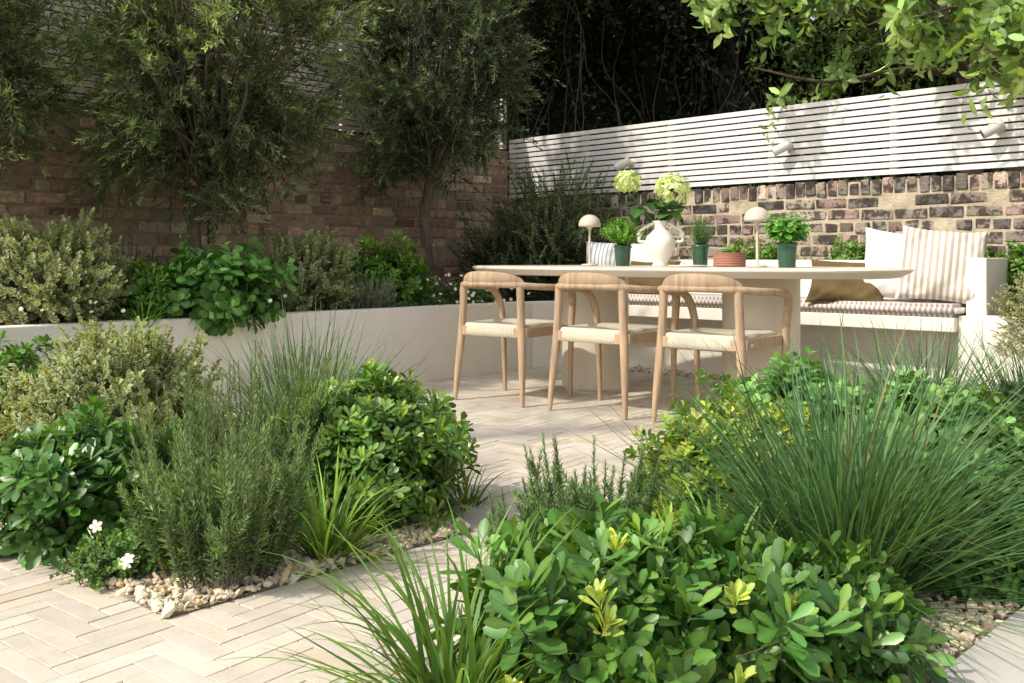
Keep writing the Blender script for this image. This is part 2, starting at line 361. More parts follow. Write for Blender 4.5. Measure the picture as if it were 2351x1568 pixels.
def pillow(name,c,yaw,lean,w,h,t,mat,roll=0):
    n=40;g=np.linspace(-1,1,n);u,v=np.meshgrid(g,g,indexing='ij')
    x=u*w/2*(1-.10*(1-v**2)*np.abs(u)**2);y=v*h/2*(1-.10*(1-u**2)*np.abs(v)**2)
    th=t/2*np.sqrt(np.clip((1-np.abs(u)**2.6)*(1-np.abs(v)**2.6),0,1))**.9
    s=rng.uniform(0,6);env=(1-np.maximum(abs(u),abs(v))**6)
    wr=.09*t*(np.sin(u*5+v*3+s)*np.sin(v*4-u*2+s)+.6*np.sin(9*u*v+s)+.5*np.sin(13*(u-v)+s)*np.abs(u*v)+.4*np.sin(11*u+5*v*v+s)*np.abs(v))*env
    a=Acc();idx=np.arange(n*n).reshape(n,n)
    F=np.stack([idx[:-1,:-1],idx[1:,:-1],idx[1:,1:],idx[:-1,1:]],-1).reshape(-1,4)
    a.add(np.stack([x,y,th+wr+.002],-1).reshape(-1,3),F,(1,1,1));a.add(np.stack([x,y,-th-.002],-1).reshape(-1,3),F[:,::-1],(1,1,1))
    e=[(i,0) for i in range(n)]+[(n-1,j) for j in range(1,n)]+[(i,n-1) for i in range(n-2,-1,-1)]+[(0,j) for j in range(n-2,-1,-1)]
    tube(a,[(x[i,j],y[i,j],0) for i,j in e],.004,sides=5)
    M=Matrix.Translation(Vector(c))@Matrix.Rotation(yaw,4,'Z')@Matrix.Rotation(math.radians(90)-lean,4,'X')@Matrix.Rotation(roll,4,'Z')
    return a.build(name,mat,smooth=True,matrix=M)
by=math.atan2(uB[1],uB[0])
def bp(s,t,z): q=Bp+uB*s+nB*t;return (q[0],q[1],z)
pillow('throw_pillow',bp(Lb-.13,.20,.77),by+.35,.38,.47,.47,.16,M_str1,-.10)
pillow('throw_pillow',bp(Lb-.38,.22,.765),by+.35,.32,.45,.45,.15,M_linen,-.12)
pillow('throw_pillow',bp(Lb-.66,.10,.66),by+.30,.5,.46,.30,.13,M_brown,-.06)
pillow('throw_pillow',bp(.10,.33,.75),by+.3,.25,.40,.40,.13,M_str3)
pillow('throw_pillow',bp(.45,.30,.75),by-.0,.3,.40,.40,.13,M_linen,.1)
pillow('throw_pillow',bp(.62,.14,.66),by-.1,.4,.46,.28,.13,M_brown)

# ------------------------------------------------------------------ brick walls + fences
def brickwall(name,O,u,n,L,ztop,ch,cols,mort,mat,soldier=False):
    par=empty(name)
    a=Acc();zb=ztop-(.115 if soldier else 0);rows=int(zb/ch)+1
    for r in range(rows):
        z=zb-(r+.5)*ch;header=(r%4==2)
        bl=.112 if header else .232;x=-bl*(.5 if r%2 else 0)-.02
        while x<L:
            l=(bl+rng.normal(0,.004))
            if not header and rng.random()<.12:l=.112
            c=O+u*(x+l/2)+n*(-.05+rng.normal(0,.004))+Z_*(z+rng.normal(0,.002))
            base=np.array(cols[rng.integers(len(cols))])*np.exp(rng.normal(0,.24))
            box(a,c,u,n,Z_,(l-.013-abs(rng.normal(0,.003)),.1,ch-.014-abs(rng.normal(0,.002))),base,jit=.003);x+=l
    if soldier:
        x=0
        while x<L:
            l=.078+rng.normal(0,.003);c=O+u*(x+l/2)+n*(-.05+rng.normal(0,.005))+Z_*(ztop-.055+rng.normal(0,.003))
            base=np.array(cols[rng.integers(len(cols))])*np.exp(rng.normal(0,.3))
            box(a,c,u,n,Z_,(l-.010,.11,.105),base,jit=.0035);x+=l
    a.build('bricks',mat,parent=par,bevel=.008)
    a=Acc();box(a,O+u*L/2+n*(-.06)+Z_*(ztop/2-.01),u,n,Z_,(L,.108,ztop-.01),mort);a.build('mortar',M_mort,parent=par)
brickwall('brick_wall',C0,-uL,nLg,7.6,1.82,.084,[(.45,.29,.19),(.50,.34,.23),(.38,.235,.16),(.56,.42,.29),(.45,.34,.24),(.32,.20,.15)],(.39,.295,.205),M_brick)
brickwall('brick_wall',C0,uR,nRg,6.6,1.35,.084,[(.30,.225,.18),(.29,.24,.19),(.18,.155,.135),(.35,.30,.235),(.30,.205,.175),(.14,.12,.11),(.28,.235,.185),(.21,.175,.15)],(.43,.36,.255),M_brickR,True)
def fence(name,O,u,n,L,z0,z1,ns,col,g):
    par=empty(name);a=Acc();p=(z1-z0)/ns
    segs=np.arange(0,L,1.83)
    for i in range(ns):
        z=z0+(i+.5)*p
        for s in segs:
            l=min(1.83,L-s)-.0006
            box(a,O+u*(s+l/2)+n*(-.03+rng.normal(0,.0008))+Z_*(z+rng.normal(0,.0006)),u,n,Z_,(l,.018,p-g),np.array(col)*rng.normal(1,.03))
    a.build('slats',M_paint,parent=par,bevel=.0015)
    a=Acc()
    for s in np.arange(0,L,.915): box(a,O+u*s+n*(-.0605)+Z_*((z0+z1)/2),u,n,Z_,(.05,.04,z1-z0-.01),np.array(col)*.8)
    a.build('posts',M_paint,parent=par)
fence('slatted_fence',C0,-uL,nLg,7.6,1.835,2.80,21,(.74,.665,.57),.0135)
fence('slatted_fence',C0,uR,nRg,6.6,1.365,1.925,12,(.70,.67,.63),.0125)

# spotlights
for t,z in((1.453,1.60),(2.91,1.616),(4.34,1.616)):
    p=C0+uR*t+nRg*(-.02)+Z_*z
    par=empty('wall_spotlight')
    ax=nrm(-uR*.72+nRg*.42-Z_*.42);c=p+nRg*.085-Z_*.005
    a=Acc();tube(a,[c-ax*.05,c-ax*.047,c+ax*.08,c+ax*.082],[.030,.034,.034,.033],sides=24)
    a.build('body',M_spot,smooth=False,parent=par)
    a=Acc();tube(a,[c+ax*.0825,c+ax*.084],[.027,.027],sides=20);a.build('lens',M_black,parent=par)
    a=Acc();tube(a,[p,p+nRg*.018],[.032,.032],sides=20);tube(a,[p,p+nRg*.08],[.012,.012],sides=12);a.build('mount',M_spot,parent=par)

# ------------------------------------------------------------------ table
tcn=A3(.88,5.57,0);par=empty('dining_table');tz=.765
a=Acc();prof=[(0.001,tz),(.5,tz),(.98,tz),(.992,tz-.002),(1.0,tz-.009),(.997,tz-.018),(.955,tz-.048),(.93,tz-.052),(.001,tz-.052)]
seg=96;aa=np.arange(seg)*2*math.pi/seg;V=[]
for r,z in prof:
    e=2/2.25;cx=np.sign(np.cos(aa))*np.abs(np.cos(aa))**e;sy=np.sign(np.sin(aa))*np.abs(np.sin(aa))**e
    V.append(tcn+1.40*r*cx[:,None]*uB+.60*r*sy[:,None]*nB+Z_*z)
V=np.concatenate(V);F=[]
for i in range(len(prof)-1):
    for j in range(seg):
        k=(j+1)%seg;F.append((i*seg+j,i*seg+k,(i+1)*seg+k,(i+1)*seg+j))
a.add(V,F,(1,1,1));o=a.build('table_top',M_table,smooth=True,parent=par)
for cx,cy in((.515,5.93),(1.345,5.18)):
    a=Acc();lathe(a,[(.190,0),(.190,.018),(.203,.02),(.205,.026),(.205,tz-.06),(.001,tz-.055)],64,c=(cx,cy,0))
    a.build('column_leg',M_table,smooth=False,parent=par)
    for f in par.children[-1].data.polygons: f.use_smooth=abs(f.normal.z)<.3

# ------------------------------------------------------------------ chairs
def chair(cx,cy,rot):
    M=Matrix.Translation((cx,cy,0))@Matrix.Rotation(rot,4,'Z');par=empty('dining_armchair',M)
    def B(a,nm,mat,sm=True,bev=0):
        o=a.build(nm,mat,smooth=sm,bevel=bev);o.parent=par;return o
    for s,nm in((-1,'back_leg_left'),(1,'back_leg_right')):
        a=Acc();P=smooth_path([(s*.238,-.245,0),(s*.224,-.230,.22),(s*.210,-.215,.42),(s*.198,-.212,.655)],16)
        q=np.linspace(0,1,16);tube(a,P,.012+.0105*np.sin(np.clip(q*1.25,0,1)*math.pi*.62),sides=14);B(a,nm,M_oak)
    pr=[(.238,.235,0),(.242,.232,.22),(.250,.228,.42),(.262,.220,.53),(.280,.190,.605),(.292,.125,.638),(.292,.02,.648),(.265,-.12,.655),(.200,-.21,.663),(.10,-.262,.668),(0,-.28,.670)]
    full=[(x,y,z) for x,y,z in pr]+[(-x,y,z) for x,y,z in pr[::-1][1:]]
    P=smooth_path(full,110);q=np.abs(np.linspace(-1,1,110))
    rad=np.interp(q,[0,.2,.45,.62,.8,1],[.0185,.0185,.019,.0225,.019,.012])
    a=Acc();tube(a,P,rad,sides=14);B(a,'arm_rail',M_oak)
    a=Acc();n=30;V=[]
    for i in range(n):
        s=-1+2*i/(n-1);x=s*.215;y=-.282+.10*(abs(s)**2.2);h=.072*math.sqrt(max(1-abs(s)**2.6,0.0))+.004
        tn=np.array([1,.10*2.2*np.sign(s)*abs(s)**1.2/.215,0]);tn/=np.linalg.norm(tn);nn=np.array([-tn[1],tn[0],0])
        z0=.666;t=.011
        for dz,dt in((-.012,-t*1.1),(h*.5,-t),(h*.92,-t*.6),(h,0),(h*.92,t*.6),(h*.5,t),(-.012,t*1.1)):
            V.append(np.array([x,y,z0])+nn*dt+Z_*dz-nn*dz*.12)
    F=[]
    for i in range(n-1):
        for j in range(7):
            k=(j+1)%7;F.append((i*7+j,(i+1)*7+j,(i+1)*7+k,i*7+k))
    a.add(V,F,(1,1,1));a.add(V[:7],[list(range(7))],(1,1,1));a.add(V[-7:],[list(range(7))[::-1]],(1,1,1));B(a,'crest_rail',M_oak)
    a=Acc()
    box(a,(0,-.218,.402),X_,Y_,Z_,(.41,.026,.054));box(a,(0,.226,.402),X_,Y_,Z_,(.48,.026,.054))
    for s in(-1,1):box(a,(s*.228,0,.402),X_,Y_,Z_,(.026,.42,.054))
    B(a,'seat_frame',M_oak,False,.004)
    a=Acc();box(a,(.2422,-.16,.402),X_,Y_,Z_,(.002,.035,.014),(1,1,1));B(a,'metal_plate',M_steel,False)
    rings=[(1.0,.374),(1.03,.380),(1.045,.40),(1.04,.427),(1.015,.443),(.97,.448),(.8,.443),(.55,.436),(.25,.432),(.02,.431)]
    sg=80;aa=np.arange(sg)*2*math.pi/sg;e=2/7.
    bx=np.sign(np.cos(aa))*np.abs(np.cos(aa))**e;byy=np.sign(np.sin(aa))*np.abs(np.sin(aa))**e
    V=[]
    for r,z in rings:
        x=bx*r*.216*(1-.06*(byy<0)*abs(byy));y=byy*r*.228
        V.append(np.stack([x,y,np.full(sg,z)],1))
    V=np.concatenate(V);F=[]
    for i in range(len(rings)-1):
        for j in range(sg):
            k=(j+1)%sg;F.append((i*sg+j,i*sg+k,(i+1)*sg+k,(i+1)*sg+j))
    a=Acc();a.add(V,F,(1,1,1));B(a,'woven_seat',M_cord)
rotc=math.atan2(-.616,.788)
chair(1.04,4.80,rotc);chair(.54,5.16,rotc-.02);chair(0.01,5.56,rotc+.03)

# ------------------------------------------------------------------ tabletop objects
def tablelamp(x,y):
    par=empty('table_lamp')
    a=Acc();lathe(a,[(.001,0),(.05,0),(.052,.004),(.05,.009),(.012,.012),(.0075,.02),(.007,.20),(.009,.225),(.026,.248),(.03,.252),(.001,.253)],32,c=(x,y,tz+.001));a.build('stem_and_base',M_lamp,smooth=True,parent=par)
    a=Acc();pr=[(.001,.245)]+[(.062,.245),(.068,.247),(.0705,.252)]+[(.0705*math.cos(t),.254+.068*math.sin(t)) for t in np.linspace(.05,1.56,12)]
    lathe(a,pr,36,c=(x,y,tz+.001));a.build('dome_shade',M_lamp,smooth=True,parent=par)
tablelamp(.49,6.05);tablelamp(1.31,5.12)
def pot(name,x,y,r=.052,h=.125):
    par=empty(name);a=Acc()
    lathe(a,[(.001,0),(r*.78,0),(r*.82,.004),(r*.96,h*.8),(r*.98,h*.86),(r*1.06,h*.88),(r*1.06,h),(r*.95,h),(r*.92,h*.85),(.001,h*.84)],32,c=(x,y,tz+.001));a.build('glazed_pot',M_pot,smooth=True,parent=par)
    return par
def herb(par,name,x,y,z,r,h,n,k,L,W,C,Cy,kind='full',mat=M_leaf,spread=.5,t0=.4,**kw):
    a=Acc();th=rng.uniform(0,6.28,n);tl=rng.uniform(0,spread,n)
    D=np.stack([np.cos(th)*np.sin(tl),np.sin(th)*np.sin(tl),np.cos(tl)],1)
    B=np.stack([x+np.cos(th)*r*.5*rng.random(n),y+np.sin(th)*r*.5*rng.random(n),np.full(n,z)],1)
    Ls=h*rng.uniform(.6,1,n);twigs(a,B,B+D*Ls[:,None],.0012,.0008,A3(*C)*.9)
    on_shoots(a,B,D,Ls,k,t0,1.0,1.1,L,W,C,Cy,kind=kind,**kw)
    return a.build(name,mat,parent=par,smooth=True)
p=pot('potted_parsley',.67,5.80);herb(p,'parsley',.67,5.80,tz+.11,.05,.19,170,16,.017,.014,(.13,.28,.04),(.22,.40,.07),'dia',spread=1.05)
p=pot('potted_rosemary',1.10,5.60,.05);herb(p,'rosemary',1.10,5.60,tz+.11,.04,.20,70,46,.020,.004,(.11,.19,.075),(.18,.27,.09),'dia',spread=.65,t0=.1)
p=pot('potted_basil',1.42,4.95,.052,.13);herb(p,'basil',1.42,4.95,tz+.115,.05,.17,60,9,.042,.03,(.08,.22,.03),(.16,.36,.06),spread=.9,t0=.35,curl=.3,widths=(.5,.42))
par=empty('terracotta_bowls');cx,cy=1.23,5.42
a=Acc();prof=[(.001,0),(.075,0)]
for i in range(5):
    z=i*.014;prof+=[(.088,z+.002),(.092,z+.006),(.092,z+.011),(.088,z+.0138)]
prof+=[(.093,.072),(.095,.078),(.088,.078),(.08,.03),(.001,.025)]
lathe(a,prof,40,c=(cx,cy,tz+.001));a.build('ribbed_bowl',M_terra,smooth=True,parent=par)
a=Acc();lathe(a,[(.001,0),(.10,0),(.112,.008),(.108,.009),(.098,.004),(.001,.004)],40,c=(.98,5.35,tz+.001));a.build('serving_plate',M_cer,smooth=True)
# vase
vx,vy=.885,5.72;par=empty('vase_with_hydrangeas')
a=Acc();vp=[(.001,0),(.045,0),(.049,.004),(.043,.014),(.048,.03),(.070,.07),(.088,.115),(.091,.145),(.080,.180),(.055,.205),(.038,.222),(.035,.238),(.040,.256),(.050,.268),(.048,.270),(.034,.25),(.028,.22),(.001,.21)]
lathe(a,vp,48,c=(vx,vy,tz+.001));a.build('vase_body',M_cer,smooth=True,parent=par)
for s in(-1,1):
    a=Acc();m=60;P=[]
    for t in np.linspace(0,1,m):
        th=t*math.pi
        rr=.042*(1-t)+.082*t+.062*math.sin(th)+.012*math.sin(t*math.pi*6)
        z=.255-.125*t+.014*math.cos(t*math.pi*6+1)*math.sin(th)
        P.append((vx+s*rr,vy-s*rr*.15-.01,tz+z))
    tube(a,P,.0095,sides=10);a.build('wavy_handle',M_cer,smooth=True,parent=par)
a=Acc()
heads=[(vx-.195,vy+.0,1.265,.080),(vx+.065,vy-.06,1.215,.106)]
for hx,hy,hz,r in heads:
    P=smooth_path([(vx,vy,tz+.22),((vx+hx)/2,(vy+hy)/2,tz+.33),(hx,hy,hz-r*.6)],10);tube(a,P,.004,(.12,.22,.05),sides=6)
    n=170;d=nrm(rng.normal(0,1,(n*2,3)));d=d[d[:,2]>-.75][:n];n=len(d)
    Pc=np.array([hx,hy,hz])+d*A3(1,1,.88)*r*rng.uniform(.75,1.06,(n,1));E,G=basis(nrm(d+rng.normal(0,.3,d.shape)))
    col=np.array([.33,.44,.12])*np.exp(rng.normal(0,.2,(n,1)))
    w_=rng.random((n,1))**.8;col=col*(w_)+np.array([.60,.63,.38])*(1-w_)
    for q in range(4):
        f=q*1.571+.3;dd=np.cos(f)*E+np.sin(f)*G+.3*d
        leaf_batch(a,Pc,dd,d,.017,.016,np.clip(col,0,.85),mat=1,curl=.15,fold=.1,widths=(.45,.42))
n=34;th=rng.uniform(0,6.28,n);B=np.tile([vx-.04,vy+.02,tz+.355],(n,1))+rng.uniform(-.06,.06,(n,3))*A3(2.2,1,.9)
D=np.stack([np.cos(th),np.sin(th)*.8,rng.uniform(-.5,.4,n)],1)
leaf_batch(a,B,D,np.tile([0,-.3,1.],(n,1)),rng.uniform(.09,.14,n),rng.uniform(.06,.09,n),A3(.04,.095,.022)*np.exp(rng.normal(0,.3,(n,1))),mat=0,curl=.3,widths=(.5,.42),us=(.35,.7))
a.build('hydrangea_stems',[M_leaf,M_mat],parent=par)

# ------------------------------------------------------------------ plants
def shrub(name,c,r,h,n,L,W,C,Cy=None,k=9,sl=.12,z0=0.,kind='full',mat=M_leaf,edge=None,lump=.15,t0=.35,ang=1.15,tipang=.5,young=.7,updir=.5,seed=1,layers=(1,.8,.58),widths=(.38,.5),us=(.35,.72),curl=.15,droop=0,core=True,bright=.3):
    a=Acc();cen=A3(c[0],c[1],z0+h*.42);rz=h*.54
    for li,f in enumerate(layers):
        m=int(n*(1,.5,.25)[li]);P,d=dome_pts(m,cen,r,rz,lump,-.75,seed,f)
        ok=P[:,2]>z0+.02;P=P[ok];d=d[ok]
        D=nrm(d+Z_*updir+rng.normal(0,.3,d.shape));B=P-D*sl
        sh=(1,.8,.65)[li]*np.clip(.85+.2*d[:,2],.65,1.05)*np.exp(rng.normal(0,.14,len(d)))  # self-shade put into leaf colour: inner and lower shoots darker
        twigs(a,B-D*sl*.6,P-D*.01,.002,.0012,A3(.09,.07,.04),1)
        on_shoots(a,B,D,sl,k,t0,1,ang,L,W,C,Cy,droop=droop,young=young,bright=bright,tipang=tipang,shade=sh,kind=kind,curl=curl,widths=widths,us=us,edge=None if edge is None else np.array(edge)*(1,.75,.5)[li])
    m=14;P,d=dome_pts(m,cen,r*.7,rz*.7,lump,-.2,seed)
    for q in P: tube(a,smooth_path([(c[0]+rng.normal(0,.02),c[1]+rng.normal(0,.02),z0-.01),(c[0]*.6+q[0]*.4,c[1]*.6+q[1]*.4,z0+h*.2),q],6),[.006,.006,.005,.005,.004,.003],(.10,.075,.05),5,1)
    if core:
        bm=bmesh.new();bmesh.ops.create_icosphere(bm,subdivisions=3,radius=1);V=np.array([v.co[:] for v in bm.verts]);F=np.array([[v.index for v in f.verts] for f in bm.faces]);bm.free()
        V=V*(1+rng.normal(0,.08,(len(V),1)));V=cen+V*A3(r,r,rz)*.5;V[:,2]=np.maximum(V[:,2],z0);a.add(V,F,A3(*C)*.2,0)  # dark core fills the shrub, its interior shadow painted as colour
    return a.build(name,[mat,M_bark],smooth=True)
def grass(name,c,n,L,w,C,z0=0,r=.06,th0=(.02,.5),bend=(.3,1.5),mat=M_leaf,seg=9,bright=.28,tuss=9):
    a=Acc();az=rng.uniform(0,6.28,n)
    fan=rng.integers(0,tuss,n);fd=rng.normal(0,.22,(tuss,2))
    t0=rng.uniform(0,1,n)**.8*(th0[1]-th0[0])+th0[0];t1=t0+rng.uniform(bend[0],bend[1],n)*(.4+t0/th0[1]*.6)
    Ls=L*rng.uniform(.45,1.08,n);ws=w*rng.uniform(.6,1.25,n)
    p=np.stack([c[0]+r*rng.random(n)**.5*np.cos(az)+fd[fan,0]*r,c[1]+r*rng.random(n)**.5*np.sin(az)+fd[fan,1]*r,np.full(n,z0)],1)
    H2=np.stack([np.cos(az)*np.sin(t0)+fd[fan,0]*.9,np.sin(az)*np.sin(t0)+fd[fan,1]*.9],1)
    t0=np.arcsin(np.clip(np.linalg.norm(H2,axis=1),0,.98));t1=np.maximum(t1,t0);az=np.arctan2(H2[:,1],H2[:,0])
    H=np.stack([np.cos(az),np.sin(az),np.zeros(n)],1);tw=rng.normal(0,.6,n)
    S=np.stack([-np.sin(az+tw),np.cos(az+tw),np.zeros(n)],1)
    rows=[];col=np.array(C)*np.exp(rng.normal(0,bright,(n,1)))*(1+rng.normal(0,.12,(n,1))*A3(1,.2,-.5));cc=[]
    yl=rng.random(n)<.02;col[yl]=A3(.20,.19,.07)
    side=rng.normal(0,.11,n)
    for i in range(seg+1):
        s=i/seg;wd=ws*(1-s**2.2)*(.75+.25*min(1,s*5))+.0004
        rows.append(p-S*wd[:,None]/2);rows.append(p+S*wd[:,None]/2)
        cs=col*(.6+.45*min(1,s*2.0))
        cc+= [cs,cs*1.12]
        th=t0+(t1-t0)*s**1.4
        p=p+(H*np.sin(th)[:,None]+Z_*np.cos(th)[:,None]+S*(side*s*2)[:,None])*(Ls/seg)[:,None]
        p[:,2]=np.maximum(p[:,2],z0+.005)
    V=np.stack(rows,1);k=2*(seg+1);F=np.array([(2*i,2*i+1,2*i+3,2*i+2) for i in range(seg)])
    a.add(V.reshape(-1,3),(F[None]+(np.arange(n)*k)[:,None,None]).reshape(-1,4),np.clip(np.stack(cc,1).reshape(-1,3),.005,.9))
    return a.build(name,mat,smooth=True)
def rosemary(name,c,n,h,r,C=(.115,.18,.07),z0=0,k=95,spread=.35,L=.026,W=.0058):
    a=Acc();az=rng.uniform(0,6.28,n);q=rng.random(n)**.5
    B=np.stack([c[0]+r*q*np.cos(az),c[1]+r*q*np.sin(az),np.full(n,z0)],1)
    tl=q*spread+rng.normal(0,.08,n);D=nrm(np.stack([np.cos(az)*tl,np.sin(az)*tl,np.ones(n)],1));Ls=h*rng.uniform(.45,1.02,n)
    twigs(a,B,B+D*Ls[:,None],.0028,.0012,A3(.12,.11,.06),1)
    Cy=(C[0]*1.7,C[1]*1.6,C[2]*1.5)
    on_shoots(a,B,D,Ls,k,.12,1,.95,L,W,C,Cy,young=.75,tipang=.3,kind='dia',mat=0,bright=.3)
    m=n*2;i=rng.integers(0,n,m);t=rng.uniform(.2,.7,m);B2=B[i]+D[i]*(Ls[i]*t)[:,None];D2=nrm(D[i]+rng.normal(0,.33,(m,3)));L2=h*rng.uniform(.12,.3,m)
    twigs(a,B2,B2+D2*L2[:,None],.0018,.001,A3(.12,.11,.06),1)
    on_shoots(a,B2,D2,L2,int(k*.45),.05,1,.95,L,W,C,Cy,young=.75,tipang=.3,kind='dia',mat=0,bright=.3)
    return a.build(name,[M_mat,M_bark])
tk=dict(kind='ob',k=12,sl=.075,t0=.45,ang=1.35,tipang=.6,mat=M_gloss,curl=.12)
VAR=dict(edge=(.52,.55,.32),k=16,sl=.12,t0=.1,ang=1.1,widths=(.5,.42),curl=.1,mat=M_leaf)
# left bed
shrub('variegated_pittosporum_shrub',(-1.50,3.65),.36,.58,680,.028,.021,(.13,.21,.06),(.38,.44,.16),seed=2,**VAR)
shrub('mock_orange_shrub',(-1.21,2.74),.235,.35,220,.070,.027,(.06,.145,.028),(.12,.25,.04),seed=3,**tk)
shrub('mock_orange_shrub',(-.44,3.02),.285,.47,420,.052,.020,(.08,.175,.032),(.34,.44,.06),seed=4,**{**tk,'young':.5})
rosemary('rosemary_bush',(-.74,2.44),95,.42,.13,spread=.34,C=(.125,.20,.08))
rosemary('rosemary_bush',(-.92,2.80),50,.50,.10,C=(.125,.20,.08))
rosemary('rosemary_bush',(-.76,2.85),60,.56,.13,C=(.125,.20,.08))
grass('blue_grass_clump',(-.74,3.40),720,.66,.008,(.13,.20,.11),th0=(.02,.6),bend=(.1,.8),mat=M_mat)
grass('lilyturf_clump',(-.50,2.58),150,.36,.010,(.17,.29,.045),th0=(.15,1.0),bend=(.8,1.6),r=.04)
grass('lilyturf_clump',(-1.78,3.25),130,.40,.009,(.08,.16,.03),th0=(.15,1.0),bend=(.6,1.5),r=.06)
grass('lilyturf_clump',(-.15,3.15),40,.20,.008,(.12,.22,.04),th0=(.15,1.0),bend=(.6,1.5),r=.05)
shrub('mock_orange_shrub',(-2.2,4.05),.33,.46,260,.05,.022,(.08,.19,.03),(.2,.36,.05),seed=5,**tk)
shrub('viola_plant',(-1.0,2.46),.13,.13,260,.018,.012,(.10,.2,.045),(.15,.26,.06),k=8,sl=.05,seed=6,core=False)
def flowers(name,pts,r,col=(.82,.82,.80),pet=5,cen=(.6,.45,.05)):
    a=Acc();P=np.array(pts,float);n=len(P);d=nrm(rng.normal(0,.5,(n,3))+A3(.2,-.7,.5));E,G=basis(d)
    for q in range(pet):
        f=q*6.283/pet;leaf_batch(a,P,np.cos(f)*E+np.sin(f)*G,d,r,r*(2.4/pet*1.4),np.tile(col,(n,1)),widths=(.4,.5),curl=.1)
    leaf_batch(a,P+d*.001-E*r*.2,E,d,r*.4,r*.4,np.tile(cen,(n,1)),kind='dia')
    twigs(a,P-d*.002-Z_*.03,P-d*.002,.0008,.0008,A3(.1,.2,.05))
    return a.build(name,M_mat)
flowers('viola_flowers',[(-1.03,2.34,.145),(-1.02,2.35,.160),(-.93,2.32,.09),(-.94,2.33,.075)],.017)
# right bed
bigt={**tk,'sl':.09,'ang':1.25,'tipang':.7,'k':11,'curl':.08,'t0':.3,'lump':.2,'young':.6}
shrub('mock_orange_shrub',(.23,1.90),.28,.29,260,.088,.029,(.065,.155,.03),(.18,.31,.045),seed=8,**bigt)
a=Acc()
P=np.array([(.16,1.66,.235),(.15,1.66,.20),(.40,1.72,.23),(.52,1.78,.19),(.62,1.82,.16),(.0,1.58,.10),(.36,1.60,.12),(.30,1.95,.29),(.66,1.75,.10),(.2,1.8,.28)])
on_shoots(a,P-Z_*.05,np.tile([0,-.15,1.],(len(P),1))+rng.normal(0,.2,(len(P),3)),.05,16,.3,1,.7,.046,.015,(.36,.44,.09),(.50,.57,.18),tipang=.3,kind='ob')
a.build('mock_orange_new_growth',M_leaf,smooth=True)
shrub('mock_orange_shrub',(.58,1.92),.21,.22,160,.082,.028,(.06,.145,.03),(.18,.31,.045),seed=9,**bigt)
grass('blue_grass_clump',(.82,2.35),1150,.68,.0085,(.085,.17,.065),th0=(.02,1.0),bend=(.25,1.3),r=.12,mat=M_leaf)
grass('blue_grass_clump',(1.62,3.75),600,.62,.008,(.10,.175,.085),th0=(.02,.7),bend=(.2,1.0),r=.08)
grass('blue_grass_clump',(2.1,3.85),450,.62,.008,(.09,.165,.08),th0=(.02,.7),bend=(.2,1.0),r=.08)
grass('lilyturf_clump',(-.10,1.72),190,.42,.010,(.11,.21,.035),th0=(.1,1.0),bend=(.7,1.9),r=.07)
grass('lilyturf_clump',(.52,2.25),70,.34,.010,(.14,.25,.04),th0=(.1,.9),bend=(.5,1.5),r=.05)
rosemary('rosemary_bush',(.22,2.62),50,.32,.14,(.13,.21,.09),spread=.3)
rosemary('rosemary_bush',(.02,2.50),16,.20,.08,(.13,.21,.09),spread=.4)
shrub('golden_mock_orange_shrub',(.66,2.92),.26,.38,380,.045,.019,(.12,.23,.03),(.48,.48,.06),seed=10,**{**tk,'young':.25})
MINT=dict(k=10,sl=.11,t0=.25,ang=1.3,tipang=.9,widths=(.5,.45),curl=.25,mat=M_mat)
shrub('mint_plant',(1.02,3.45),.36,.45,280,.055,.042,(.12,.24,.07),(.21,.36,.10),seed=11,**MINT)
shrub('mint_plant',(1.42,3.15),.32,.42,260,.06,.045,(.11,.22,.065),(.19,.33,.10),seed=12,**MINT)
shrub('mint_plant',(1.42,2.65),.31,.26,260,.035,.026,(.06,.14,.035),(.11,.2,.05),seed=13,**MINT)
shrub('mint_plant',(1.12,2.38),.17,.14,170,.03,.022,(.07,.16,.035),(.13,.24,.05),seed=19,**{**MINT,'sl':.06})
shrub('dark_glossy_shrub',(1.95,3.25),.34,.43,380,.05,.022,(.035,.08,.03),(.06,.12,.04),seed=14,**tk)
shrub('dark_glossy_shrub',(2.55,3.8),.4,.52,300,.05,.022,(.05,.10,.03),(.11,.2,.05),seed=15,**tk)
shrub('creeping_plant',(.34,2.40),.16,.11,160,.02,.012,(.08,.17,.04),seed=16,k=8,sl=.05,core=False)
# right raised planter
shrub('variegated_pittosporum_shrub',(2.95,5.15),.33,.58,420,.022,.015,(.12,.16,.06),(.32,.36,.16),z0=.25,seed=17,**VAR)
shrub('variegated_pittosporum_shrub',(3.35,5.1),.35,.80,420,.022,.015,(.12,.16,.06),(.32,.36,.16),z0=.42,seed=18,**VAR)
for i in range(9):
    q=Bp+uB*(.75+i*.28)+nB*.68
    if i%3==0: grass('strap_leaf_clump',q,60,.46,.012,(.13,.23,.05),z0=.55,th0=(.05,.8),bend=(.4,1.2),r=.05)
    else: shrub('skimmia_plant',q,.15,.36,90,.05,.018,(.10,.22,.03),(.30,.40,.06),z0=.58,seed=20+i,**tk)
